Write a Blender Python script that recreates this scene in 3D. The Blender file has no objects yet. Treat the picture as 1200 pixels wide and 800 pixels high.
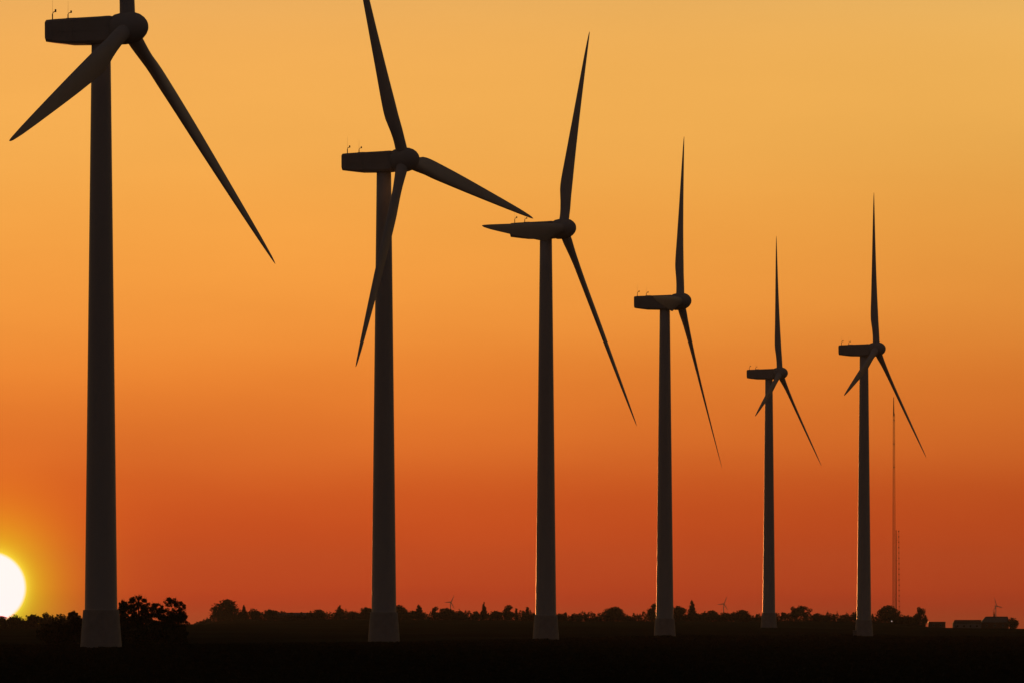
import bpy, bmesh, math, random
from mathutils import Vector, Matrix

R = math.radians
sc = bpy.context.scene
COL = sc.collection
random.seed(7)

# ------------------------------------------------------------------ camera
F = 8580.0            # focal length in photo pixels (1200 px wide)
HY = 735.0            # photo row of the eye-level horizon
EYE = 2.5
cam_d = bpy.data.cameras.new('camera')
cam_d.sensor_width = 36.0
cam_d.lens = 36.0 * F / 1200.0
cam_d.shift_y = (HY - 400.0) / 1200.0
cam_d.clip_start = 1.0
cam_d.clip_end = 60000.0
cam = bpy.data.objects.new('camera', cam_d)
cam.location = (0, 0, EYE)
cam.rotation_euler = (R(90), 0, 0)
COL.objects.link(cam)
sc.camera = cam

# ------------------------------------------------------------------ sun direction
SUN_AZ = math.atan((-11.6 - 600.0) / F)          # left of the view axis
SUN_EL = (HY - 688.0) / F
SUN = Vector((math.sin(SUN_AZ) * math.cos(SUN_EL), math.cos(SUN_AZ) * math.cos(SUN_EL), math.sin(SUN_EL)))

# ------------------------------------------------------------------ sky
SKY = [  # elevation in degrees, linear colour of the sunset band four degrees from the sun
    (0.00, (.400, .046, .0135)),
    (0.30, (0.5591, 0.0411, 0.0065)),
    (1.24, (0.7218, 0.1300, 0.0162)),
    (2.24, (0.9039, 0.2880, 0.0403)),
    (3.57, (0.9258, 0.4098, 0.0760)),
    (4.87, (0.8623, 0.4240, 0.1076)),
    (10.0, (.560, .370, .1600)),
]
GAIN = 1.0
BACK = (.0270, .0205, .0205)      # dim dusk light of the rest of the dome
wd = bpy.data.worlds.new('World')
sc.world = wd
wd.use_nodes = True
nt = wd.node_tree
nt.nodes.clear()


def N(tree, typ, **kw):
    n = tree.nodes.new(typ)
    for k, v in kw.items():
        setattr(n, k, v)
    return n


def M(op, a, b=None, c=None, tree=nt, clamp=False):
    n = tree.nodes.new('ShaderNodeMath')
    n.operation = op
    n.use_clamp = clamp
    for i, v in enumerate((a, b, c)):
        if v is None:
            continue
        if isinstance(v, (int, float)):
            n.inputs[i].default_value = v
        else:
            tree.links.new(v, n.inputs[i])
    return n.outputs[0]


def VM(op, a, b=None, out=0, scale=None, tree=nt):
    n = tree.nodes.new('ShaderNodeVectorMath')
    n.operation = op
    for i, v in enumerate((a, b)):
        if v is None:
            continue
        if isinstance(v, (tuple, Vector)):
            n.inputs[i].default_value = v
        else:
            tree.links.new(v, n.inputs[i])
    if scale is not None:
        if isinstance(scale, (int, float)):
            n.inputs['Scale'].default_value = scale
        else:
            tree.links.new(scale, n.inputs['Scale'])
    return n.outputs[out]


def ramp(tree, fac, stops, interp='LINEAR'):
    n = tree.nodes.new('ShaderNodeValToRGB')
    n.color_ramp.interpolation = interp
    e = n.color_ramp.elements
    while len(e) < len(stops):
        e.new(0.5)
    for el, (p, c) in zip(e, stops):
        el.position = p
        el.color = (*c, 1)
    tree.links.new(fac, n.inputs[0])
    return n.outputs[0]


tc = N(nt, 'ShaderNodeTexCoord')
dirn = VM('NORMALIZE', tc.outputs['Generated'])
sep = N(nt, 'ShaderNodeSeparateXYZ')
nt.links.new(dirn, sep.inputs[0])
elev = M('MULTIPLY', M('ARCSINE', sep.outputs[2]), 180 / math.pi)
# faint horizontal unevenness of the air
mp = N(nt, 'ShaderNodeMapping')
mp.inputs['Scale'].default_value = (22, 22, 95)
nt.links.new(dirn, mp.inputs[0])
nz = N(nt, 'ShaderNodeTexNoise')
nz.inputs['Scale'].default_value = 1.0
nz.inputs['Detail'].default_value = 5.0
nt.links.new(mp.outputs[0], nz.inputs['Vector'])
streak = M('SUBTRACT', nz.outputs[0], 0.5)
elev_n = M('ADD', elev, M('MULTIPLY', streak, 0.16))
dist = VM('DISTANCE', dirn, SUN, out=1)
ang = M('MULTIPLY', M('MULTIPLY', M('ARCSINE', M('MULTIPLY', dist, 0.5)), 2.0), 180 / math.pi)
band = ramp(nt, M('DIVIDE', elev_n, 10.0, clamp=True), [(e / 10.0, c) for e, c in SKY], 'CARDINAL')
rise = M('EXPONENT', M('MULTIPLY', M('MAXIMUM', M('SUBTRACT', elev, 10.0), 0.0), -1 / 9.0))
off = M('SUBTRACT', ang, 4.0)
away = M('EXPONENT', M('MULTIPLY', M('MAXIMUM', off, -0.4), -1 / 30.0))
low = M('SUBTRACT', 1.0, M('MINIMUM', M('DIVIDE', elev, 2.5), 1.9))          # the murk near the horizon deepens away from the sun
murk = M('MULTIPLY', M('MULTIPLY', M('MINIMUM', M('MAXIMUM', off, 0.0), 6.0), low), -0.027)
murk_r = M('EXPONENT', murk)
murk_g = M('EXPONENT', M('MULTIPLY', murk, 1.9))
gain = M('MULTIPLY', M('MULTIPLY', rise, away), GAIN)
gain = M('MULTIPLY', gain, M('ADD', 1.0, M('MULTIPLY', streak, 0.10)))
mk = N(nt, 'ShaderNodeCombineXYZ')
nt.links.new(murk_r, mk.inputs[0])
nt.links.new(murk_g, mk.inputs[1])
nt.links.new(murk_g, mk.inputs[2])
base = VM('SCALE', VM('MULTIPLY', band, mk.outputs[0]), scale=gain)
# glow round the sun: red-orange wide, yellow tight
ang2 = M('MULTIPLY', ang, ang)
g_wide = M('MULTIPLY', M('EXPONENT', M('MULTIPLY', ang2, -1 / (0.80 ** 2))), 0.42)
g_tight = M('MULTIPLY', M('EXPONENT', M('MULTIPLY', M('MAXIMUM', M('SUBTRACT', ang, 0.32), -0.05), -1 / 0.245)), 0.48)
g_edge = M('MULTIPLY', M('EXPONENT', M('MULTIPLY', M('MAXIMUM', M('SUBTRACT', ang, 0.280), 0.0), -1 / 0.035)), 0.35)
cmb = N(nt, 'ShaderNodeCombineXYZ')
nt.links.new(M('ADD', g_wide, g_edge), cmb.inputs[0])
nt.links.new(M('ADD', g_tight, g_edge), cmb.inputs[1])
nt.links.new(M('MULTIPLY', g_edge, 0.12), cmb.inputs[2])
glow = VM('MINIMUM', cmb.outputs[0], (2.0, 2.0, 2.0))
disc = M('SMOOTH_MIN', M('MAXIMUM', M('DIVIDE', M('SUBTRACT', 0.286, ang), 0.026), 0.0), 1.0, 0.05)
discv = VM('SCALE', (3.0, .30, 1.20), scale=disc)
# clear-sky light of the atmosphere behind all of it
sky = N(nt, 'ShaderNodeTexSky', sky_type='NISHITA')
sky.sun_disc = False
sky.sun_elevation = SUN_EL
sky.sun_rotation = SUN_AZ
sky.air_density = 1.5
sky.dust_density = 4.0
nish = VM('SCALE', sky.outputs[0], scale=0.004)
tot = VM('ADD', VM('ADD', base, glow), VM('ADD', discv, nish))
tot = VM('ADD', tot, VM('SCALE', BACK, scale=M('SUBTRACT', 1.0, M('EXPONENT', M('MULTIPLY', M('MAXIMUM', M('SUBTRACT', ang, 8.0), 0.0), -1 / 15.0)))))
bg = N(nt, 'ShaderNodeBackground')
bg.inputs[1].default_value = 1.0
nt.links.new(tot, bg.inputs[0])
wo = N(nt, 'ShaderNodeOutputWorld')
nt.links.new(bg.outputs[0], wo.inputs[0])

# ------------------------------------------------------------------ sun lamp, exposure
sl = bpy.data.lights.new('sun', 'SUN')
sl.energy = 2.0
sl.angle = R(0.53)
sl.color = (1.0, 0.34, 0.09)
so = bpy.data.objects.new('sun', sl)
so.location = (-300, 4000, 300)
so.rotation_euler = (-SUN).to_track_quat('-Z', 'Y').to_euler()
COL.objects.link(so)
sc.view_settings.view_transform = 'Standard'
sc.view_settings.look = 'None'
sc.view_settings.exposure = 0.0
sc.view_settings.gamma = 1.0
sc.render.engine = 'CYCLES'
sc.cycles.use_denoising = True
sc.cycles.max_bounces = 4
sc.cycles.volume_bounces = 0
sc.cycles.sample_clamp_indirect = 2.0
sc.render.film_transparent = False


# ------------------------------------------------------------------ helpers
def mat(name, col, rough=0.8, noise=None, scale=1.0, metallic=0.0, coat=0.0, bump=0.0, emit=None, stretch=(1, 1, 1), spec=None):
    m = bpy.data.materials.new(name)
    m.use_nodes = True
    t = m.node_tree
    b = t.nodes['Principled BSDF']
    b.inputs['Roughness'].default_value = rough
    b.inputs['Metallic'].default_value = metallic
    b.inputs['Coat Weight'].default_value = coat
    b.inputs['Coat Roughness'].default_value = 0.3
    if spec is not None:
        b.inputs['Specular IOR Level'].default_value = spec
    if emit:
        b.inputs['Emission Color'].default_value = (*col, 1)
        b.inputs['Emission Strength'].default_value = emit
    c = t.nodes.new('ShaderNodeTexCoord')
    mp = t.nodes.new('ShaderNodeMapping')
    mp.inputs['Scale'].default_value = stretch
    t.links.new(c.outputs['Object'], mp.inputs[0])
    n = t.nodes.new('ShaderNodeTexNoise')
    n.inputs['Scale'].default_value = scale
    n.inputs['Detail'].default_value = 6
    t.links.new(mp.outputs[0], n.inputs['Vector'])
    c2 = noise or tuple(v * 0.8 for v in col)
    o = ramp(t, n.outputs[0], [(0.3, c2), (0.7, col)])
    t.links.new(o, b.inputs['Base Color'])
    if bump:
        bn = t.nodes.new('ShaderNodeBump')
        bn.inputs['Strength'].default_value = bump
        t.links.new(n.outputs[0], bn.inputs['Height'])
        t.links.new(bn.outputs[0], b.inputs['Normal'])
    return m


MT = {
    'paint': mat('turbine_paint', (.60, .60, .585), 0.45, (.52, .515, .50), .25, coat=0.1, stretch=(1, 1, .12)),
    'blade': mat('blade_paint', (.55, .55, .54), 0.65, (.49, .485, .47), .3),
    'shell': mat('nacelle_shell', (.50, .50, .49), 0.8, (.44, .435, .42), .4, spec=.15),
    'concrete': mat('concrete', (.52, .49, .45), 0.85, (.42, .395, .36), .9, bump=.2),
    'dark_metal': mat('dark_metal', (.10, .10, .10), 0.45, metallic=.6),
    'steel': mat('mast_steel', (.38, .12, .08), 0.6, metallic=.3),
    'leaf': mat('leaf', (.052, .062, .026), 0.8, (.030, .040, .017), .8, spec=.15),
    'needle': mat('needle', (.034, .048, .026), 0.8, (.022, .032, .018), .8, spec=.15),
    'bark': mat('bark', (.09, .065, .045), 0.9, (.05, .038, .028), 3, bump=.4),
    'brick': mat('brick_wall', (.16, .095, .07), 0.9, (.12, .07, .05), 1.5, spec=.1),
    'render': mat('rendered_wall', (.24, .24, .25), 0.9, (.19, .19, .20), .7, spec=.1),
    'tile': mat('roof_tile', (.10, .06, .05), 0.8, (.07, .045, .04), 2),
    'tin': mat('sheet_roof', (.12, .12, .125), 0.55, (.09, .09, .095), .6),
    'glass': mat('window_glass', (.03, .035, .04), 0.12),
    'frame': mat('painted_frame', (.34, .34, .33), 0.7, spec=.2),
    'lamp': mat('lamp_glow', (1.0, .80, .72), 0.5, emit=.45),
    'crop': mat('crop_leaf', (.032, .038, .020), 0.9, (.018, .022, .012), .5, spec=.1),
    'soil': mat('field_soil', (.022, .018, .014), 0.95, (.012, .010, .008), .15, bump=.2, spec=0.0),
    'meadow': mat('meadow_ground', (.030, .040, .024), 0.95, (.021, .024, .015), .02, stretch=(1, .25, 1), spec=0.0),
}


class MB:
    """collects simple shapes in one bmesh"""

    def __init__(s):
        s.bm = bmesh.new()

    def ring(s, c, ax, r, n, ref=None):
        ax = Vector(ax).normalized()
        ref = Vector(ref) if ref else (Vector((0, 0, 1)) if abs(ax.z) < .9 else Vector((1, 0, 0)))
        x = ax.cross(ref).normalized()
        y = ax.cross(x)
        return [s.bm.verts.new(Vector(c) + (x * math.cos(t) + y * math.sin(t)) * r)
                for t in [2 * math.pi * i / n for i in range(n)]]

    def loft(s, rings, caps=True):
        for a, b in zip(rings, rings[1:]):
            n = len(a)
            for i in range(n):
                s.bm.faces.new((a[i], a[(i + 1) % n], b[(i + 1) % n], b[i]))
        if caps:
            s.bm.faces.new(rings[0][::-1])
            s.bm.faces.new(rings[-1])

    def tube(s, pts, rad, n=8):
        pts = [Vector(p) for p in pts]
        rings = []
        for i, p in enumerate(pts):
            ax = pts[min(i + 1, len(pts) - 1)] - pts[max(i - 1, 0)]
            rings.append(s.ring(p, ax, rad[i] if isinstance(rad, (list, tuple)) else rad, n))
        s.loft(rings)

    def box(s, lo, hi):
        x0, y0, z0 = lo
        x1, y1, z1 = hi
        v = [s.bm.verts.new(p) for p in ((x0, y0, z0), (x1, y0, z0), (x1, y1, z0), (x0, y1, z0),
                                         (x0, y0, z1), (x1, y0, z1), (x1, y1, z1), (x0, y1, z1))]
        for f in ((3, 2, 1, 0), (4, 5, 6, 7), (0, 1, 5, 4), (1, 2, 6, 5), (2, 3, 7, 6), (3, 0, 4, 7)):
            s.bm.faces.new([v[i] for i in f])

    def mesh(s, name, smooth=False):
        bmesh.ops.recalc_face_normals(s.bm, faces=s.bm.faces)
        me = bpy.data.meshes.new(name)
        s.bm.to_mesh(me)
        s.bm.free()
        if smooth:
            for p in me.polygons:
                p.use_smooth = True
        return me


def link(name, me, m=None, parent=None):
    o = bpy.data.objects.new(name, me)
    if m and me and not me.materials:
        me.materials.append(m)
    COL.objects.link(o)
    if parent:
        o.parent = parent
    return o


def tag(o, label=None, cat=None, group=None, kind=None):
    for k, v in (('label', label), ('category', cat), ('group', group), ('kind', kind)):
        if v:
            o[k] = v
    return o


def root(name, loc, label, cat, group=None, rz=0.0):
    o = bpy.data.objects.new(name, None)
    o.location = loc
    o.rotation_euler = (0, 0, rz)
    COL.objects.link(o)
    return tag(o, label, cat, group)


def copy_part(o, parent):
    c = o.copy()
    COL.objects.link(c)
    c.parent = parent
    return c


def smooth(a, b, x):
    t = min(1, max(0, (x - a) / (b - a)))
    return t * t * (3 - 2 * t)


def interp(pts, x):
    if x <= pts[0][0]:
        return pts[0][1]
    for (a, u), (b, v) in zip(pts, pts[1:]):
        if x <= b:
            return u + (v - u) * smooth(a, b, x)
    return pts[-1][1]


# ------------------------------------------------------------------ terrain
RIDGE = [(-600, 3.0), (0, 3.2), (140, 3.0), (214, 1.8), (232, 3.2), (258, 6.2), (285, 7.0), (325, 6.4), (400, 7.0), (560, 6.6),
         (700, 6.0), (860, 6.0), (960, 6.0), (1030, 5.4), (1072, 4.2), (1100, 1.8), (1200, 1.6), (2200, 2.0)]
RIDGE = [((u - 600) / F * 4000.0, z) for u, z in RIDGE]


def gz(x, y):
    r = interp(RIDGE, x * 4000.0 / max(y, 3000.0) if y > 3000 else x)
    st = 1300 + 800 * smooth(20, 130, x)
    up = min(1, max(0, (y - st) / (3950 - st)))
    up = up ** 1.15
    down = 1 - smooth(4700, 6200, y)
    z = r * up * down
    z += 1.35 * math.exp(-((x - 82.7) ** 2 + ((y - 2343.6) / 1.6) ** 2) / (2 * 55.0 ** 2))
    z += 0.10 * math.sin(x * .05 + 1.3) * math.sin(y * .011) * smooth(300, 600, y)
    return z


def frange(a, b, s):
    out = []
    while a < b - 1e-6:
        out.append(a)
        a += s
    return out


def sheet(name, xs, ys, dz, m, keep=None):
    bm = bmesh.new()
    grid = [[bm.verts.new((x, y, gz(x, y) + dz)) for x in xs] for y in ys]
    for j in range(len(ys) - 1):
        for i in range(len(xs) - 1):
            if keep and not keep(.5 * (xs[i] + xs[i + 1]), .5 * (ys[j] + ys[j + 1])):
                continue
            bm.faces.new((grid[j][i], grid[j][i + 1], grid[j + 1][i + 1], grid[j + 1][i]))
    for v in [v for v in bm.verts if not v.link_faces]:
        bm.verts.remove(v)
    me = bpy.data.meshes.new(name)
    bm.to_mesh(me)
    bm.free()
    for p in me.polygons:
        p.use_smooth = True
    return link(name, me, m)


XS = [-9000, -6000, -4000, -2500, -1500, -1000, -750] + frange(-600, 600, 8) + [600, 750, 1000, 1500, 2500, 4000, 6000, 9000]
YS = frange(-400, 600, 50) + frange(600, 4800, 25) + frange(4800, 6600, 80) + frange(6600, 20001, 700)
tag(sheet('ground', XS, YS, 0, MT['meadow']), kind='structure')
EDGE = [(-400, 930), (-53, 965), (-24, 1150), (0, 1370), (22, 1600), (55, 1800), (94, 2075), (400, 2350)]


def edge(x):
    return interp(EDGE, x) + 14 * math.sin(x * .21) + 8 * math.sin(x * .53 + 1)


FX = [-1500, -1000, -600] + frange(-400, 400, 5) + [400, 600, 1000, 1500]
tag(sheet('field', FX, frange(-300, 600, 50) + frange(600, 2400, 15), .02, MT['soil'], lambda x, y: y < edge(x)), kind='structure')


# crops standing in the near field
def crop_field():
    vs, fs = [], []
    rnd = random.Random(3)

    def tuft(x, y, h, w):
        z = gz(x, y) + .02
        for k in range(3):
            a = rnd.uniform(0, math.pi)
            dx, dy = math.cos(a) * w, math.sin(a) * w * .6
            lean = rnd.uniform(-.35, .35) * h
            i = len(vs)
            ox = x + rnd.uniform(-.3, .3)
            vs.extend([(ox - dx, y - dy, z), (ox + dx, y + dy, z), (ox + dx * .5 + lean, y + dy * .4, z + h * rnd.uniform(.75, 1.1)),
                       (ox - dx * .4 + lean, y - dy * .4, z + h * rnd.uniform(.7, 1.1))])
            fs.append((i, i + 1, i + 2, i + 3))

    for _ in range(52000):
        y = 270 * (2200 / 270.) ** (rnd.random() ** 1.15)
        x = rnd.uniform(-1, 1) * (.075 * y + 14)
        e = edge(x)
        if y > e:
            continue
        patch = .75 + .35 * math.sin(x * .09 + y * .013) * math.sin(y * .021)
        tuft(x, y, rnd.uniform(.16, .40) * patch * (1 - .45 * smooth(e - 260, e, y)), rnd.uniform(.10, .26) * (1 + y / 1500.))
    # a ragged taller margin along the far edge
    for _ in range(5200):
        x = rnd.uniform(-110, 190)
        y = edge(x) - abs(rnd.gauss(0, 16))
        if abs(x) < .075 * y + 14:
            tuft(x, y, rnd.uniform(.08, .30), rnd.uniform(.15, .45))
    me = bpy.data.meshes.new('crop_plants')
    me.from_pydata(vs, [], fs)
    return link('crop_plants', me, MT['crop'])


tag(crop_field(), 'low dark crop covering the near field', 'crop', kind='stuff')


# ------------------------------------------------------------------ big turbines
TILT, CONE = R(6.36), R(1.68)
BLADE_R = 45.0
HUBH = 79.0
OVER = 3.58     # hub centre ahead of the tower axis


def lin(pts, x):
    if x <= pts[0][0]:
        return pts[0][1]
    for (a, u), (b, v) in zip(pts, pts[1:]):
        if x <= b:
            return u + (v - u) * (x - a) / (b - a)
    return pts[-1][1]


def blade_mesh():
    """span along +Z from the hub centre, trailing edge towards +X, suction side +Y"""
    chord = [(0, 1.9), (1.6, 1.9), (3.2, 1.95), (5.5, 2.7), (8.2, 3.45), (10.5, 3.5), (14, 3.25), (20, 2.8), (28, 2.1), (36, 1.38), (41, .88), (43.8, .48), (44.7, .26), (45, .05)]
    thick = [(0, 1.9), (2.6, 1.88), (5.5, 1.55), (8.5, 1.25), (14, .9), (20, .66), (28, .44), (36, .27), (41, .17), (44.7, .05), (45, .012)]
    twist = [(0, 14), (6, 13), (10, 9.5), (16, 6), (24, 3), (34, 1), (45, -1)]
    stations = [1.1, 2.0, 3.0, 4.0, 5.2, 6.4, 7.6, 8.8, 10, 11.5, 13, 15, 17.5, 20, 23, 26, 29, 32, 35, 38, 40.5, 42.5, 43.8, 44.5, 44.85, 45]
    b = MB()
    rings = []
    n = 20
    for z in stations:
        c, t, tw = lin(chord, z), lin(thick, z), R(lin(twist, z))
        f = smooth(2.2, 8.0, z)          # 0 round root, 1 airfoil
        ring = []
        for i in range(n):
            th = 2 * math.pi * i / n
            xc = .5 * (1 - math.cos(th))                    # 0 LE .. 1 TE
            sgn = 1 if math.sin(th) >= 0 else -1
            yt = 5 * (.2969 * math.sqrt(max(xc, 0)) - .126 * xc - .3516 * xc ** 2 + .2843 * xc ** 3 - .1036 * xc ** 4)
            xa, ya = (xc - .28) * c, sgn * yt * t * (1 if sgn > 0 else .8)
            xr, yr = -math.cos(th) * c * .5, math.sin(th) * t * .5
            x, y = xr * (1 - f) + xa * f, yr * (1 - f) + ya * f
            # twist turns the trailing edge downwind
            X = x * math.cos(tw) + y * math.sin(tw)
            Y = -x * math.sin(tw) + y * math.cos(tw)
            bow = .5 * (z / 45.) ** 2
            ring.append(b.bm.verts.new((X, Y + bow - .2 * z / 45., z)))
        rings.append(ring)
    b.loft(rings)
    return b.mesh('blade', True)


def tower_mesh():
    b = MB()
    zs = [4.7, 4.75] + [4.7 + (76.9 - 4.7) * k / 12 for k in range(1, 13)]
    rr = []
    for z in zs:
        t = (z - 4.7) / (76.9 - 4.7)
        rr.append(2.0 + (1.17 - 2.0) * t)
    rings = []
    for k, (z, r_) in enumerate(zip(zs, rr)):
        rings.append(b.ring((0, 0, z), (0, 0, 1), r_, 48))
    b.loft(rings)
    me = b.mesh('tower', True)
    return me


def base_mesh():
    b = MB()
    prof = [(2.62, -1.6), (2.56, 0), (2.22, 4.55), (2.2, 4.7), (2.03, 4.72)]
    b.loft([b.ring((0, 0, z), (0, 0, 1), r_, 48) for r_, z in prof])
    return b.mesh('base', False)


def nacelle_mesh():
    """x forward along the axis, origin on the tower axis at tower top; z up"""
    b = MB()
    # cross-sections: x, half-width, z bottom, z top
    secs = [(-7.0, 1.30, .62, 2.98), (-6.85, 1.52, .40, 3.10), (-5.6, 1.64, .22, 3.16), (-4.2, 1.68, .05, 3.19), (-1.6, 1.70, -.02, 3.24),
            (.6, 1.70, -.02, 3.28), (1.4, 1.68, .02, 3.32), (1.75, 1.62, .10, 3.32), (2.0, 1.50, .25, 3.25)]
    rings = []
    for x, w, z0, z1 in secs:
        ch = .34
        p = [(-w, z0 + ch), (-w + ch * .8, z0), (w - ch * .8, z0), (w, z0 + ch), (w, z1 - ch * .7), (w - ch, z1), (-w + ch, z1), (-w, z1 - ch * .7)]
        rings.append([b.bm.verts.new((x, y, z)) for y, z in p])
    b.loft(rings)
    # panel seams and vents standing slightly proud of the sides
    for s in (-1, 1):
        y0, y1 = sorted((s * 1.66, s * 1.735))
        b.box((-5.2, y0, 1.55), (.4, y1, 1.63))
        b.box((-3.1, y0, .5), (-3.02, y1, 2.9))
        for k in range(5):
            b.box((-5.9, *sorted((s * 1.60, s * 1.70))[0:1], .9 + k * .2), (-4.6, sorted((s * 1.60, s * 1.70))[1], 1.0 + k * .2))
    b.box((-4.4, -.6, 3.15), (-3.2, .6, 3.3))      # roof hatch
    return b.mesh('nacelle', False)


def hub_mesh():
    """origin at the blade crossing, x along the rotor axis"""
    b = MB()
    prof = [(-1.75, 1.35), (-1.7, 1.72), (-1.4, 1.88), (-.6, 1.96), (.4, 1.95), (1.1, 1.83), (1.7, 1.55), (2.15, 1.18), (2.45, .78), (2.6, .4), (2.65, .02)]
    b.loft([b.ring((x, 0, 0), (1, 0, 0), r_, 36) for x, r_ in prof])
    return b.mesh('hub', True)


def sensor_mesh():
    """small hooked mast with a cup and a long lightning rod"""
    b = MB()
    b.tube([(0, 0, 0), (0, 0, .75)], .07, 6)
    b.tube([(0, 0, .7), (.12, 0, .95), (.42, 0, 1.05)], .06, 6)
    b.tube([(.42, 0, .95), (.42, 0, 1.3)], .11, 8)
    b.tube([(0, 0, .7), (0.02, 0, 2.7)], [.014, .008], 5)
    b.box((-.16, -.16, -.05), (.16, .16, .06))
    return b.mesh('wind_sensor', False)


ME = dict(blade=blade_mesh(), tower=tower_mesh(), base=base_mesh(), nacelle=nacelle_mesh(), hub=hub_mesh(), sensor=sensor_mesh())
for k, m in (('blade', 'blade'), ('tower', 'paint'), ('base', 'concrete'), ('nacelle', 'shell'), ('hub', 'shell'), ('sensor', 'dark_metal')):
    ME[k].materials.append(MT[m])

TURB = [  # hub pixel, px per metre, yaw, phase, base row, pitch, label
    (149.6, 33.1, 9.549, 21.1, 51.9, 759, 0, 'largest wind turbine, cut by the top edge beside the setting sun'),
    (473.3, 187.6, 7.277, 25.0, 80.4, 751, 0, 'second largest turbine, one blade reaching right to the next turbine'),
    (659.8, 268.1, 6.055, 22.5, 32.4, 749, 3, 'wind turbine with one blade pointing level to the left past its nacelle'),
    (797.0, 353.3, 5.085, 11.2, 31.5, 748, 8, 'slim turbine showing an upright blade and one lower blade right of its tower'),
    (913.8, 437.2, 3.676, 17.0, 49.5, 735, 6, 'smallest of the six near turbines, standing higher on the meadow'),
    (1027.0, 409.1, 4.227, 19.0, 48.5, 746, 6, 'rightmost near turbine, standing in front of the thin lattice mast'),
]
GT = 'row of wind turbines against the sunset'
BASES = {}
for hx, hy, S, yaw, ph, by, pitch, label in TURB:
    D = F / S
    a = R(yaw)
    hubx = (hx - 600) / S
    hubz = EYE + (HY - hy) / S
    bx = hubx - OVER * math.cos(a)
    byy = D + OVER * math.sin(a)
    bz = EYE - (by - HY) / S
    BASES[label] = (bx, byy, bz, gz(bx, byy))
    print('TURB', round(bx, 1), round(byy, 1), 'base', round(bz, 2), 'ground', round(gz(bx, byy), 2), 'H', round(hubz - bz, 2))
    t = root('wind_turbine', (bx, byy, bz), label, 'wind turbine', GT, -a)
    H = hubz - bz
    top = H - 1.85
    o = link('base', ME['base'], parent=t)
    o = link('tower', ME['tower'], parent=t)
    o.scale.z = (top - 4.7 + .25) / (76.9 - 4.7)
    o.location.z = 4.7 - 4.7 * o.scale.z
    nac = link('nacelle', ME['nacelle'], parent=t)
    nac.location = (0, 0, top)
    nac.rotation_euler = (0, R(-0.3), 0)
    for sx, sh in ((-6.35, 1.0), (-4.25, .82)):
        s_ = link('wind_sensor', ME['sensor'], parent=nac)
        s_.location = (sx, -.4, 3.14)
        s_.scale = (1, 1, sh)
    hc = Vector((OVER, 0, H))
    n = Vector((math.cos(TILT), 0, math.sin(TILT)))
    h = Vector((0, 1, 0))
    u = Vector((-math.sin(TILT), 0, math.cos(TILT)))
    hb = link('hub', ME['hub'], parent=t)
    hb.matrix_local = Matrix.Translation(hc) @ Matrix((n, h, u)).transposed().to_4x4()
    for k in range(3):
        th = R(ph) - k * 2 * math.pi / 3
        d = math.cos(CONE) * (math.sin(th) * h - math.cos(th) * u) + math.sin(CONE) * n
        d.normalize()
        te = math.cos(th) * h + math.sin(th) * u
        yy = d.cross(te).normalized()
        bl = link('blade', ME['blade'], parent=t)
        bl.matrix_local = Matrix.Translation(hc) @ Matrix((te, yy, d)).transposed().to_4x4() @ Matrix.Rotation(R(-pitch), 4, 'Z')


def at(u, D):
    return (u - 600) * D / F


# ------------------------------------------------------------------ far small turbines
def far_turbine(u, vy, D, rpx, ph, yaw, label):
    S = F / D
    x = at(u, D)
    z0 = gz(x, D)
    H = EYE + (HY - vy) / S - z0
    rad = rpx / S
    t = root('wind_turbine', (x, D, z0), label, 'wind turbine', 'small far wind turbines behind the trees', R(yaw))
    b = MB()
    b.tube([(0, 0, -.5), (0, 0, H - .6)], [1.1, .65], 12)
    link('tower', b.mesh('tower', True), MT['paint'], t)
    b = MB()
    b.tube([(-3.0, 0, H), (-2.9, 0, H), (.9, 0, H), (1.0, 0, H)], [.5, .8, .8, .6], 10)
    link('nacelle', b.mesh('nacelle', True), MT['paint'], t)
    b = MB()
    b.tube([(1.0, 0, H), (1.8, 0, H), (2.3, 0, H)], [.75, .7, .1], 10)
    link('hub', b.mesh('hub', True), MT['paint'], t)
    for k in range(3):
        a = R(ph) + k * 2 * math.pi / 3
        d = Vector((0, math.sin(a), math.cos(a)))
        te = Vector((0, math.cos(a), -math.sin(a)))
        b = MB()
        rings = []
        for s, c, w in ((.4, .4, .4), (1.8, .95, .4), (4.5, .8, .3), (rad * .85, .4, .15), (rad, .1, .05)):
            p = Vector((1.5, 0, H)) + d * s
            rings.append([b.bm.verts.new(p + te * c * cx + Vector((w * cy, 0, 0))) for cx, cy in ((-.7, 0), (0, .8), (1.3, 0), (0, -.8))])
        b.loft(rings)
        link('blade', b.mesh('blade', False), MT['blade'], t)


far_turbine(528, 705, 13000, 9.5, 28, -55, 'tiny far turbine above the trees between the second and third towers')
far_turbine(848, 707, 13500, 9.5, 24, -58, 'tiny far turbine rising left of the broad round tree')
far_turbine(1167, 709.5, 12500, 10.5, -20, -50, 'tiny far turbine above the barn roof at the right edge')


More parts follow.
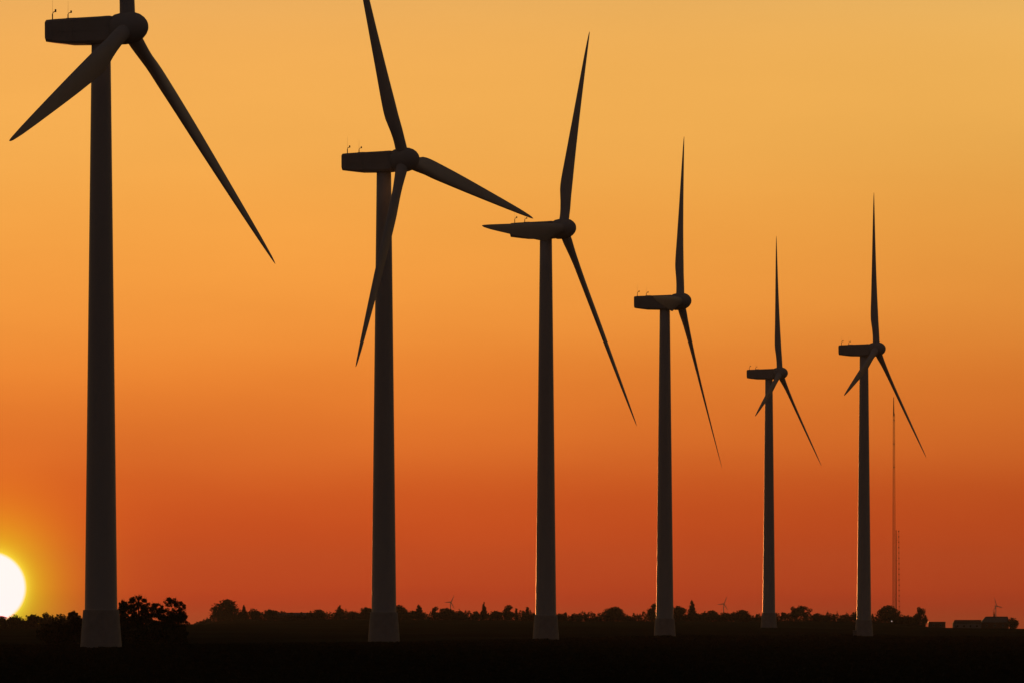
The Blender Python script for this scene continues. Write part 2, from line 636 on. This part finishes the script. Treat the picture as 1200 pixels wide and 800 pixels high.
# ------------------------------------------------------------------ lattice mast
def mast():
    D = 6000.0
    x = at(1047.3, D)
    z0 = gz(x, D)
    Ht = EYE + (HY - 465) * D / F - z0
    t = root('lattice_mast', (x, D, z0), 'thin tall lattice mast far behind the rightmost near turbine', 'radio mast')

    def lattice(name, z0_, z1_, w0, w1, leg, step):
        b = MB()
        k = max(2, int((z1_ - z0_) / step))
        pts = []
        for i in range(k + 1):
            f = i / k
            w = w0 + (w1 - w0) * f
            pts.append([Vector((w * math.cos(q), w * math.sin(q), z0_ + (z1_ - z0_) * f)) for q in (R(0), R(120), R(240))])
        for j in range(3):
            b.tube([pts[0][j], pts[-1][j]], leg, 5)
        for i in range(k):
            for j in range(3):
                b.tube([pts[i][j], pts[i + 1][(j + 1) % 3]], leg * .5, 4)
                b.tube([pts[i][j], pts[i][(j + 1) % 3]], leg * .5, 4)
        return link(name, b.mesh(name), MT['steel'], t)

    lattice('lower_section', 0, Ht * .55, 1.25, 1.1, .17, 3.2)
    lattice('upper_section', Ht * .55, Ht * .93, 1.05, .8, .16, 3.2)
    b = MB()
    b.tube([(0, 0, Ht * .92), (0, 0, Ht)], [.55, .25], 8)
    link('antenna', b.mesh('antenna'), MT['steel'], t)
    # a plain tube and a runged ladder column standing close beside, tied back to the mast
    xt, xl, top = 2.1, 4.7, Ht * .43
    b = MB()
    b.tube([(xt, 0, 0), (xt, 0, top)], [.36, .25], 8)
    link('side_tube', b.mesh('side_tube'), MT['steel'], t)
    b = MB()
    for q in (-.45, .45):
        b.tube([(xl + q, 0, 0), (xl + q * .7 - .7, 0, top)], .08, 5)
    zc = 2.0
    while zc < top:
        w = xl - .7 * zc / top
        b.box((w - .5, -.2, zc - .4), (w + .5, .2, zc + .4))
        zc += 4.4
    link('ladder_column', b.mesh('ladder_column'), MT['steel'], t)
    for f in (.1, .3, .5, .7, .9):
        b = MB()
        b.tube([(.9, 0, top * f), (xl - .8 * f, 0, top * f)], .07, 4)
        link('tie_bar', b.mesh('tie_bar'), MT['steel'], t)
    for f in (.9, .8, .7):
        b = MB()
        z = Ht * f
        b.box((-.8, -.8, z - .3), (.8, .8, z + .3))
        link('platform', b.mesh('platform'), MT['steel'], t)


mast()


# ------------------------------------------------------------------ trees
def leaf_quads(vs, fs, rnd, p, s):
    a = Vector((rnd.gauss(0, 1), rnd.gauss(0, 1), rnd.gauss(0, 1))).normalized()
    b = a.cross(Vector((rnd.gauss(0, 1), rnd.gauss(0, 1), rnd.gauss(0, 1)))).normalized()
    i = len(vs)
    e = rnd.uniform(.55, 1.0)
    vs.extend([p - a * s, p + b * s * e * .7 - a * s * .1, p + a * s, p - b * s * e * .7 + a * s * .15])
    fs.append((i, i + 1, i + 2, i + 3))


def crown_mesh(name, seed, lobes, nleaf, size, fill=.35, taper=None):
    """unit-height tree: leaf-sized faces in clumps spread through the lobes"""
    rnd = random.Random(seed)
    vs, fs = [], []
    vol = [l[3] * l[4] for l in lobes]
    for _ in range(nleaf):
        cx, cy, cz, rx, rz = rnd.choices(lobes, vol)[0]
        d = Vector((rnd.gauss(0, 1), rnd.gauss(0, 1), rnd.gauss(0, 1))).normalized()
        r_ = rnd.uniform(fill, 1.0) ** .6 * rnd.choice((1, 1, 1, 1.08, .92))
        p = Vector((cx + d.x * rx * r_, cy + d.y * rx * r_, cz + d.z * rz * r_))
        leaf_quads(vs, fs, rnd, p, size * rnd.uniform(.5, 1.25))
    # sprays of leaves on twigs that break the outline
    for _ in range(nleaf // 45):
        cx, cy, cz, rx, rz = rnd.choices(lobes, vol)[0]
        d = Vector((rnd.gauss(0, 1), rnd.gauss(0, 1), abs(rnd.gauss(0, .9)))).normalized()
        p = Vector((cx + d.x * rx, cy + d.y * rx, cz + d.z * rz))
        L = rnd.uniform(.02, .075)
        d = (d + Vector((0, 0, rnd.uniform(0, .8)))).normalized()
        for k in range(6):
            leaf_quads(vs, fs, rnd, p + d * L * k / 5., size * rnd.uniform(.35, .8) * (1 - k * .09))
    me = bpy.data.meshes.new(name)
    me.from_pydata([tuple(v) for v in vs], [], fs)
    return me


def trunk_mesh(seed, lobes, rad=.035):
    rnd = random.Random(seed)
    b = MB()
    top = max(l[2] for l in lobes)
    b.tube([(0, 0, -.06), (.005, 0, .12), (.012, .005, top * .55), (0, 0, top * .9)], [rad * 1.4, rad, rad * .7, rad * .25], 8)
    for cx, cy, cz, rx, rz in lobes:
        z = min(cz * .62, top * .6)
        b.tube([(.008, 0, z * .8), (cx * .45, cy * .45, z + (cz - z) * .5), (cx * .9, cy * .9, cz + rz * .3)], [rad * .5, rad * .32, rad * .1], 6)
    return b.mesh('trunk', True)


def rand_lobes(seed, n, w, z0, z1, rmin, rmax):
    rnd = random.Random(seed)
    L = []
    for i in range(n):
        z = rnd.uniform(z0, z1)
        f = 1 - abs((z - (z0 + z1) / 2) / (z1 - z0)) * .9
        a = rnd.uniform(0, 2 * math.pi)
        r_ = rnd.uniform(rmin, rmax)
        q = max(0, w * .5 * f - r_ * .8) * math.sqrt(rnd.random())
        L.append((math.cos(a) * q, math.sin(a) * q, z, r_, r_ * rnd.uniform(.7, 1.0)))
    return L


def conifer_lobes(seed, n, w):
    rnd = random.Random(seed)
    L = []
    for i in range(n):
        f = i / (n - 1)
        z = .14 + .82 * f
        r_ = w * .5 * (1 - f) * rnd.uniform(.8, 1.1) + .02
        L.append((rnd.uniform(-.02, .02), rnd.uniform(-.02, .02), z, r_, .075))
    return L


KIND = {}


def kind(name, lobes, nleaf, size, m='leaf', seed=1, fill=.35, rad=.035):
    cm = crown_mesh('crown', seed, lobes, nleaf, size, fill)
    cm.materials.append(MT[m])
    tm = trunk_mesh(seed, lobes, rad)
    tm.materials.append(MT['bark'])
    zmax = sorted(v.co.z for v in cm.vertices)[int(len(cm.vertices) * .992)]
    xs = sorted(abs(v.co.x) for v in cm.vertices)
    wid = 2 * xs[int(len(xs) * .97)]
    KIND[name] = (cm, tm, zmax, wid)


for s in range(3):
    kind('round%d' % s, rand_lobes(20 + s, 22, 1.0, .16, .80, .17, .26), 3000, .046, seed=20 + s, fill=.15)
for s in range(2):
    kind('dome%d' % s, [(0, 0, .46, .42, .46), (.2, .1, .38, .30, .36), (-.22, 0, .36, .28, .34), (.05, -.1, .72, .26, .24)] + rand_lobes(40 + s, 9, 1.0, .15, .85, .10, .16), 3400, .046, seed=40 + s, fill=.1)
for s in range(2):
    kind('tall%d' % s, rand_lobes(60 + s, 17, .66, .12, .86, .12, .19), 2200, .044, seed=60 + s, fill=.15)
for s in range(3):
    kind('conifer%d' % s, conifer_lobes(80 + s, 15, .55), 2000, .038, 'needle', seed=80 + s, fill=.05)
for s in range(2):
    kind('spike%d' % s, [(0, 0, .08 + .1 * i, .10 * (1 - abs(i - 3) * .08), .09) for i in range(10)], 800, .045, seed=100 + s, fill=.1, rad=.025)
for s in range(3):
    kind('bush%d' % s, rand_lobes(120 + s, 18, 1.7, .06, .72, .20, .32), 2600, .056, seed=120 + s, fill=.1)
for s in range(2):
    kind('airy%d' % s, rand_lobes(140 + s, 15, 1.1, .25, .86, .11, .18), 1500, .040, seed=140 + s, fill=.4)


def big_ragged(name, seed, tops, nleaf, size):
    """detailed nearer tree: many small clumps grouped round limbs, with gaps between"""
    rnd = random.Random(seed)
    L = []
    for (x, z, w, hgt, n) in tops:
        for _ in range(int(n * 2.6)):
            a = rnd.uniform(0, 2 * math.pi)
            q = math.sqrt(rnd.random())
            r_ = rnd.uniform(.022, .062)
            L.append((x + math.cos(a) * q * w, rnd.uniform(-.28, .28), z + math.sin(a) * q * hgt, r_, r_ * .7))
    cm = crown_mesh('crown', seed, L, nleaf, size, .2)
    cm.materials.append(MT['leaf'])
    tm = trunk_mesh(seed, rnd.sample(L, min(len(L), 22)), .03)
    tm.materials.append(MT['bark'])
    zmax = sorted(v.co.z for v in cm.vertices)[int(len(cm.vertices) * .997)]
    xs = sorted(abs(v.co.x) for v in cm.vertices)
    KIND[name] = (cm, tm, zmax, 2 * xs[int(len(xs) * .98)])


big_ragged('ragged0', 201, [(0, .85, .16, .10, 12), (-.22, .68, .18, .13, 16), (.2, .66, .16, .12, 12), (0, .45, .30, .12, 12), (-.1, .2, .46, .18, 34), (.16, .2, .32, .16, 20), (0, .35, .4, .2, 40), (.15, .5, .34, .12, 14), (0, .64, .36, .14, 26)], 24000, .017)
big_ragged('ragged1', 202, [(.08, .88, .14, .08, 9), (.27, .80, .12, .09, 9), (-.18, .76, .16, .10, 10), (.1, .56, .34, .10, 15), (.34, .45, .12, .16, 8), (.0, .20, .48, .19, 54), (.05, .42, .36, .18, 34), (.2, .62, .2, .1, 10), (.06, .62, .32, .14, 22)], 23000, .017)
big_ragged('ragged2', 203, [(0, .80, .18, .14, 12), (-.1, .55, .26, .18, 20), (.12, .50, .26, .16, 14), (0, .2, .46, .18, 44), (0, .5, .3, .2, 20)], 12000, .024)

rt = random.Random(5)


def tree(kindname, u, vtop, wpx, D, name, label, cat='tree', group='trees and bushes along the horizon', flip=None, base=None):
    cm, tm, zmax, wid = KIND[kindname]
    S = F / D
    x = at(u, D)
    z0 = gz(x, D) - .1
    h = EYE + (HY - vtop) / S - z0
    sz = h / zmax
    sx = wpx / S / wid
    t = root(name, (x, D, z0), label, cat, group, 0)
    t.scale = (sx, sx, sz)
    rz = rt.uniform(-.5, .5) if flip is None else (math.pi if flip else 0)
    t.rotation_euler = (0, 0, rz)
    link('trunk', tm, parent=t)
    link('crown', cm, parent=t)
    return t


# the dark thicket beside the largest tower (about a kilometre away)
GN = 'thicket at the foot of the largest turbine'
tree('ragged0', 162, 698.5, 46, 1050, 'broadleaf_tree', 'tall ragged dark tree right of the largest turbine, its crown touching the tower side', group=GN, flip=False)
tree('ragged1', 196, 700.5, 44, 1056, 'broadleaf_tree', 'gappy dark tree with forked top, outermost right of the largest turbine', group=GN, flip=False)
tree('ragged2', 143, 703.5, 26, 1075, 'broadleaf_tree', 'dark tree half hidden behind the foot of the largest turbine', group=GN, flip=False)
tree('bush0', 205, 731, 30, 1045, 'bush', 'low dark bush under the gappy forked tree', 'bush', GN)
tree('bush1', 172, 727, 52, 1040, 'bush', 'broad low dark bush under the ragged tree right of the largest turbine', 'bush', GN)
tree('ragged2', 87, 716, 30, 1060, 'broadleaf_tree', 'dark tree just left of the largest tower, nearest the sun', group=GN, flip=True)
tree('bush2', 66, 727, 40, 1062, 'bush', 'dark bush between the sun and the largest tower', 'bush', GN)

# the row under the sun
GS = 'trees below the setting sun'
for kn, u, v, w, nm, lb in [
    ('bush1', -4, 721.5, 30, 'broadleaf_tree', 'broad tree hiding the lowest edge of the sun'),
    ('bush2', 20, 721, 26, 'broadleaf_tree', 'tree under the right half of the sun'),
    ('round1', 40, 720, 20, 'broadleaf_tree', 'round tree just right of the sun'),
    ('tall0', 53, 718, 12, 'broadleaf_tree', 'narrow tree, tallest between sun and largest tower'),
    ('bush0', 68, 720, 24, 'broadleaf_tree', 'broad far tree midway between sun and largest tower'),
    ('round2', 86, 718, 18, 'broadleaf_tree', 'far round tree close left of the largest tower'),
]:
    tree(kn, u, v, w, 3000 + rt.uniform(-40, 40), nm, lb, group=GS)

# the far ridge
for kn, u, v, w, nm, lb in [
    ('bush2', 229, 733, 22, 'bush', 'lowest bush where the ridge begins, right of the thicket'),
    ('bush0', 242, 727, 18, 'bush', 'bush climbing the slope left of the big dome-shaped tree'),
    ('dome0', 264, 702.5, 31, 'broadleaf_tree', 'big dome-shaped tree, largest on the left part of the ridge'),
    ('bush1', 279, 716, 16, 'bush', 'bush at the right foot of the big dome-shaped tree'),
    ('conifer0', 286, 709.5, 11, 'conifer_tree', 'small pointed conifer right of the big dome-shaped tree'),
    ('round0', 299, 713, 12, 'broadleaf_tree', 'small round tree midway between dome-shaped tree and long barn'),
    ('round1', 318, 714, 17, 'broadleaf_tree', 'round tree at the left end of the long barn'),
    ('round2', 373, 714, 15, 'broadleaf_tree', 'round tree at the right end of the long barn'),
    ('conifer1', 398, 709.5, 13, 'conifer_tree', 'cone-shaped tree between the long barn and the second tower'),
    ('round0', 414, 716, 18, 'broadleaf_tree', 'low round tree left of the second tower'),
    ('round1', 431, 711.5, 17, 'broadleaf_tree', 'round tree peeking out left behind the second tower'),
    ('dome1', 466, 709, 22, 'broadleaf_tree', 'tree sloping down from the right side of the second tower'),
    ('bush1', 480, 715, 18, 'bush', 'low bush between second tower and its first pointed tree'),
    ('conifer2', 491, 709, 14, 'conifer_tree', 'pointed tree, first to the right of the second tower'),
    ('tall1', 510, 710.5, 8, 'broadleaf_tree', 'narrow tree left of the first tiny far turbine'),
    ('round2', 522, 712.5, 20, 'broadleaf_tree', 'rounded tree directly below the first tiny far turbine'),
    ('bush0', 536, 716, 16, 'bush', 'bush right below the first tiny far turbine'),
    ('conifer0', 546, 719, 8, 'conifer_tree', 'short pointed conifer right of the first tiny far turbine'),
    ('tall0', 557, 716, 10, 'broadleaf_tree', 'small tree left of the tallest slender conifer'),
    ('conifer1', 567, 706, 9, 'conifer_tree', 'tallest slender conifer between second and third towers'),
    ('round1', 582, 715.5, 14, 'broadleaf_tree', 'flat-topped tree right of the tallest slender conifer'),
    ('tall1', 596, 709, 13, 'broadleaf_tree', 'ragged upright tree left of the three thin poplars'),
    ('spike0', 605, 712.5, 4, 'poplar_tree', 'thin poplar, leftmost of three before the third tower'),
    ('spike1', 613, 715, 4, 'poplar_tree', 'thin poplar, middle and shortest of three before the third tower'),
    ('spike0', 618, 711, 5, 'poplar_tree', 'thin poplar, tallest of three before the third tower'),
    ('bush2', 626, 718, 18, 'bush', 'bush touching the left side of the third tower'),
    ('bush0', 655, 719, 14, 'bush', 'bush touching the right side of the third tower'),
    ('spike1', 663, 717, 4, 'poplar_tree', 'thin short poplar right of the third tower'),
    ('spike0', 671, 719, 4, 'poplar_tree', 'lone low spike tree, second right of the third tower'),
    ('round0', 678, 719, 11, 'broadleaf_tree', 'low tree midway between third tower and the round hilltop tree'),
    ('spike1', 686, 718.5, 4, 'poplar_tree', 'thin spike tree left of the round hilltop tree'),
    ('bush1', 697, 722, 18, 'bush', 'low bush at the left foot of the round hilltop tree'),
    ('dome1', 719, 711, 25, 'broadleaf_tree', 'round hilltop tree midway between third and fourth towers'),
    ('bush2', 736, 722.5, 20, 'bush', 'low bush at the right foot of the round hilltop tree'),
    ('tall0', 765, 707.5, 11, 'broadleaf_tree', 'upright tree at the left side of the fourth tower'),
    ('round1', 796, 710, 16, 'broadleaf_tree', 'round tree right against the fourth tower'),
    ('conifer2', 811, 704, 12, 'conifer_tree', 'sharp conifer, tallest right of the fourth tower'),
    ('bush0', 823, 718, 18, 'bush', 'bush right of the sharp tall conifer'),
    ('round2', 834, 715, 13, 'broadleaf_tree', 'small round tree left of the middle tiny far turbine'),
    ('bush1', 848, 717.5, 18, 'bush', 'bush below the middle tiny far turbine'),
    ('dome0', 868, 714.5, 23, 'broadleaf_tree', 'broad flat-domed tree between fourth and fifth towers'),
    ('spike0', 887, 719, 4, 'poplar_tree', 'thin spike tree just left of the fifth tower'),
    ('bush2', 893, 723, 14, 'bush', 'low bush against the left side of the fifth tower'),
    ('airy0', 919, 717, 9, 'broadleaf_tree', 'small open tree first right of the fifth tower'),
    ('airy1', 932, 711, 14, 'broadleaf_tree', 'see-through tree, left one of the airy pair right of the fifth tower'),
    ('airy0', 942, 709.5, 17, 'broadleaf_tree', 'see-through tree, right and larger of the airy pair'),
    ('tall1', 957, 718, 9, 'broadleaf_tree', 'small narrow tree right of the airy pair'),
    ('bush0', 966, 720.5, 16, 'bush', 'low bush between the airy pair and the sixth tower'),
    ('spike1', 977, 719, 3.5, 'poplar_tree', 'thin spike tree between the airy pair and the sixth tower'),
    ('bush1', 990, 722, 18, 'bush', 'low wide bush left of the sixth tower'),
    ('tall0', 1005, 715.5, 11, 'broadleaf_tree', 'leaning tree at the left side of the sixth tower'),
    ('dome1', 1041, 709.5, 25, 'broadleaf_tree', 'dense round tree at the foot of the lattice mast'),
    ('bush2', 1060, 721, 20, 'bush', 'clipped dark bush right of the lattice mast foot'),
    ('bush0', 1071, 721.5, 16, 'bush', 'dark bush left of the small tufted tree'),
    ('airy1', 1078, 711.5, 13, 'broadleaf_tree', 'small tufted tree between lattice mast and flat shed'),
    ('bush1', 1083, 720, 7, 'bush', 'little bush against the left of the flat shed'),
]:
    cat = {'bush': 'bush', 'conifer_tree': 'conifer', 'poplar_tree': 'poplar'}.get(nm, 'tree')
    tree(kn, u, v, w, 3960 + rt.uniform(-50, 50), nm, lb, cat)
tree('round0', 1187, 723.5, 12, 4480, 'bush', 'round bush at the right end of the barn', 'bush')
tree('conifer0', 1165, 717.5, 6, 4530, 'conifer_tree', 'pointed treetop above the barn roof under the tiny turbine', 'conifer')


# low hedge closing the foot of the far trees
def hedge(u0, u1, Dm, hm, n, label):
    rnd = random.Random(77)
    vs, fs = [], []
    for _ in range(n):
        u = rnd.uniform(u0, u1)
        D = Dm + rnd.uniform(-12, 12)
        x = at(u, D)
        h = (hm + 1.0 * math.sin(u * .13) * math.sin(u * .047 + 1) + .6 * math.sin(u * .61) + .7 * math.sin(u * 1.37 + 2) * math.sin(u * .29) + rnd.uniform(-.5, .5)) * min(1, max(.12, (u - u0) / 30.))
        p = Vector((x, D, gz(x, D) + rnd.random() ** 1.3 * h))
        leaf_quads(vs, fs, rnd, p, rnd.uniform(.25, .6))
    me = bpy.data.meshes.new('hedge')
    me.from_pydata([tuple(v) for v in vs], [], fs)
    return tag(link('hedge', me, MT['leaf']), label, 'hedge')


hedge(218, 1084, 3985, 3.9, 44000, 'long low dark hedge along the far ridge beneath the trees')
hedge(-70, 150, 3015, 3.6, 11000, 'short dark hedge beneath the setting sun at the left')


# ------------------------------------------------------------------ farm buildings
def building(name, u0, u1, vtop, D, label, cat, depth=9.0, roof='gable', wallm='brick', roofm='tile', nwin=3, hip=0.0, eave=.5, zb=None, chim=None, rz=0.0):
    S = F / D
    x0, x1 = at(u0, D), at(u1, D)
    w = x1 - x0
    xm = (x0 + x1) / 2
    z0 = gz(xm, D) - .2 if zb is None else zb
    H = EYE + (HY - vtop) / S - z0
    ev = H * eave if roof != 'flat' else H - .35
    t = root(name, (xm, D, z0), label, cat, 'farm buildings on the horizon', rz)
    hw, hd = w / 2, depth / 2
    b = MB()
    b.box((-hw + .25, -hd + .25, 0), (hw - .25, hd - .25, ev))
    if roof == 'gable' and hip < .5:
        for s in (-1, 1):
            xx = s * (hw - .3)
            v = [b.bm.verts.new(p) for p in ((xx, -hd + .3, ev), (xx, hd - .3, ev), (xx, 0, H - .35))]
            b.bm.faces.new(v)
    link('wall', b.mesh('wall'), MT[wallm], t)
    b = MB()
    if roof == 'flat':
        b.box((-hw, -hd, ev), (hw, hd, H))
        b.box((-hw + .4, -hd + .4, H), (hw - .4, hd - .4, H + .05))
    else:
        k0 = -hw + hip
        prof = [(-hw, -hd, ev), (hw, -hd, ev), (hw, hd, ev), (-hw, hd, ev), (k0, 0, H), (hw - hip * .15, 0, H)]
        lo = [b.bm.verts.new(p) for p in prof]
        for f in ((0, 1, 5, 4), (2, 3, 4, 5), (1, 2, 5), (3, 0, 4), (3, 2, 1, 0)):
            b.bm.faces.new([lo[i] for i in f])
        b.tube([(k0, 0, H), (hw - hip * .15, 0, H)], .14, 6)
    rf = link('roof', b.mesh('roof'), MT[roofm], t)
    if chim is not None:
        b = MB()
        b.box((chim - .45, -.45, H - 1.2), (chim + .45, .45, H + .9))
        b.box((chim - .55, -.55, H + .9), (chim + .55, .55, H + 1.05))
        link('chimney', b.mesh('chimney'), MT['brick'], rf)
    for i in range(nwin):
        xx = -hw + w * (i + .75) / (nwin + .5)
        b = MB()
        zc = ev * .56
        b.box((xx - .5, -hd + .20, zc - .55), (xx + .5, -hd + .26, zc + .55))
        wn = link('window', b.mesh('window'), MT['glass'], t)
        b = MB()
        for q in ((xx - .6, zc - .65, xx - .5, zc + .65), (xx + .5, zc - .65, xx + .6, zc + .65), (xx - .5, zc + .55, xx + .5, zc + .65), (xx - .5, zc - .65, xx + .5, zc - .55), (xx - .03, zc - .55, xx + .03, zc + .55)):
            b.box((q[0], -hd + .15, q[1]), (q[2], -hd + .27, q[3]))
        link('frame', b.mesh('frame'), MT['frame'], wn)
    b = MB()
    dx = -hw + w * .12
    b.box((dx - .55, -hd + .18, .1), (dx + .55, -hd + .26, min(2.2, ev - .2)))
    link('door', b.mesh('door'), MT['dark_metal'], t)
    return t


building('barn', 323, 371, 717.5, 3990, 'long low barn with straight roof on the ridge, between two round trees', 'barn', 9, 'gable', 'brick', 'tin', 4, 1.0, .55)
building('shed', 1087.5, 1108, 728, 4500, 'small flat-roofed shed standing alone right of the tufted tree', 'shed', 8, 'flat', 'brick', 'tin', 2)
building('farmhouse', 1116, 1150, 726, 4500, 'low pale-walled farmhouse attached left of the larger barn', 'house', 8, 'gable', 'render', 'tile', 4, 1.4, .62)
building('barn', 1148.5, 1182, 722, 4510, 'large barn with sloping left roof end at the right edge', 'barn', 12, 'gable', 'brick', 'tin', 3, 3.4, .55)
building('farmhouse', 1052, 1077, 724, 4060, 'farmhouse mostly hidden by bushes right of the lattice mast', 'house', 8, 'gable', 'render', 'tile', 3, .8, .5)


# ------------------------------------------------------------------ small things
def lamp_post():
    D = 3890.0
    x = at(1045, D)
    z0 = gz(x, D)
    z1 = EYE + (HY - 727.3) * D / F
    t = root('yard_lamp', (x, D, z0), 'small lit lamp in front of the dense round tree', 'lamp')
    b = MB()
    b.tube([(0, 0, -.2), (0, 0, z1 - z0 - .2)], .08, 8)
    link('post', b.mesh('post'), MT['dark_metal'], t)
    b = MB()
    b.tube([(0, 0, z1 - z0 - .24), (0, 0, z1 - z0 - .1), (0, 0, z1 - z0 + .18), (0, 0, z1 - z0 + .26)], [.2, .32, .3, .12], 12)
    link('lamp_globe', b.mesh('lamp_globe', True), MT['lamp'], t)


lamp_post()


def cabinet():
    D = 2030.0
    x = at(1001.5, D)
    z0 = gz(x, D)
    t = root('transformer_cabinet', (x, D, z0), 'small pale cabinet beside the foot of the rightmost near turbine', 'cabinet', rz=R(-35))
    b = MB()
    b.box((-.32, -.32, -.1), (.32, .32, 1.45))
    link('cabinet_body', b.mesh('cabinet_body'), MT['frame'], t)
    b = MB()
    b.box((-.38, -.38, 1.45), (.38, .38, 1.53))
    link('lid', b.mesh('lid'), MT['concrete'], t)
    b = MB()
    b.box((-.27, -.345, .1), (.27, -.318, 1.35))
    link('door', b.mesh('door'), MT['frame'], t)


cabinet()

# ------------------------------------------------------------------ haze
HAZE = 1.7e-5
hb = MB()
hb.box((-9200, -450, -3.0), (9200, 20500, 205.0))
hm = bpy.data.materials.new('haze_air')
hm.use_nodes = True
ht = hm.node_tree
ht.nodes.clear()
pv = ht.nodes.new('ShaderNodeVolumePrincipled')
pv.inputs['Color'].default_value = (.64, .68, .70, 1)
pv.inputs['Density'].default_value = HAZE
pv.inputs['Anisotropy'].default_value = 0.3
ho = ht.nodes.new('ShaderNodeOutputMaterial')
ht.links.new(pv.outputs[0], ho.inputs['Volume'])
tag(link('haze', hb.mesh('haze'), hm), 'thin warm evening haze over the fields', 'haze', kind='stuff')
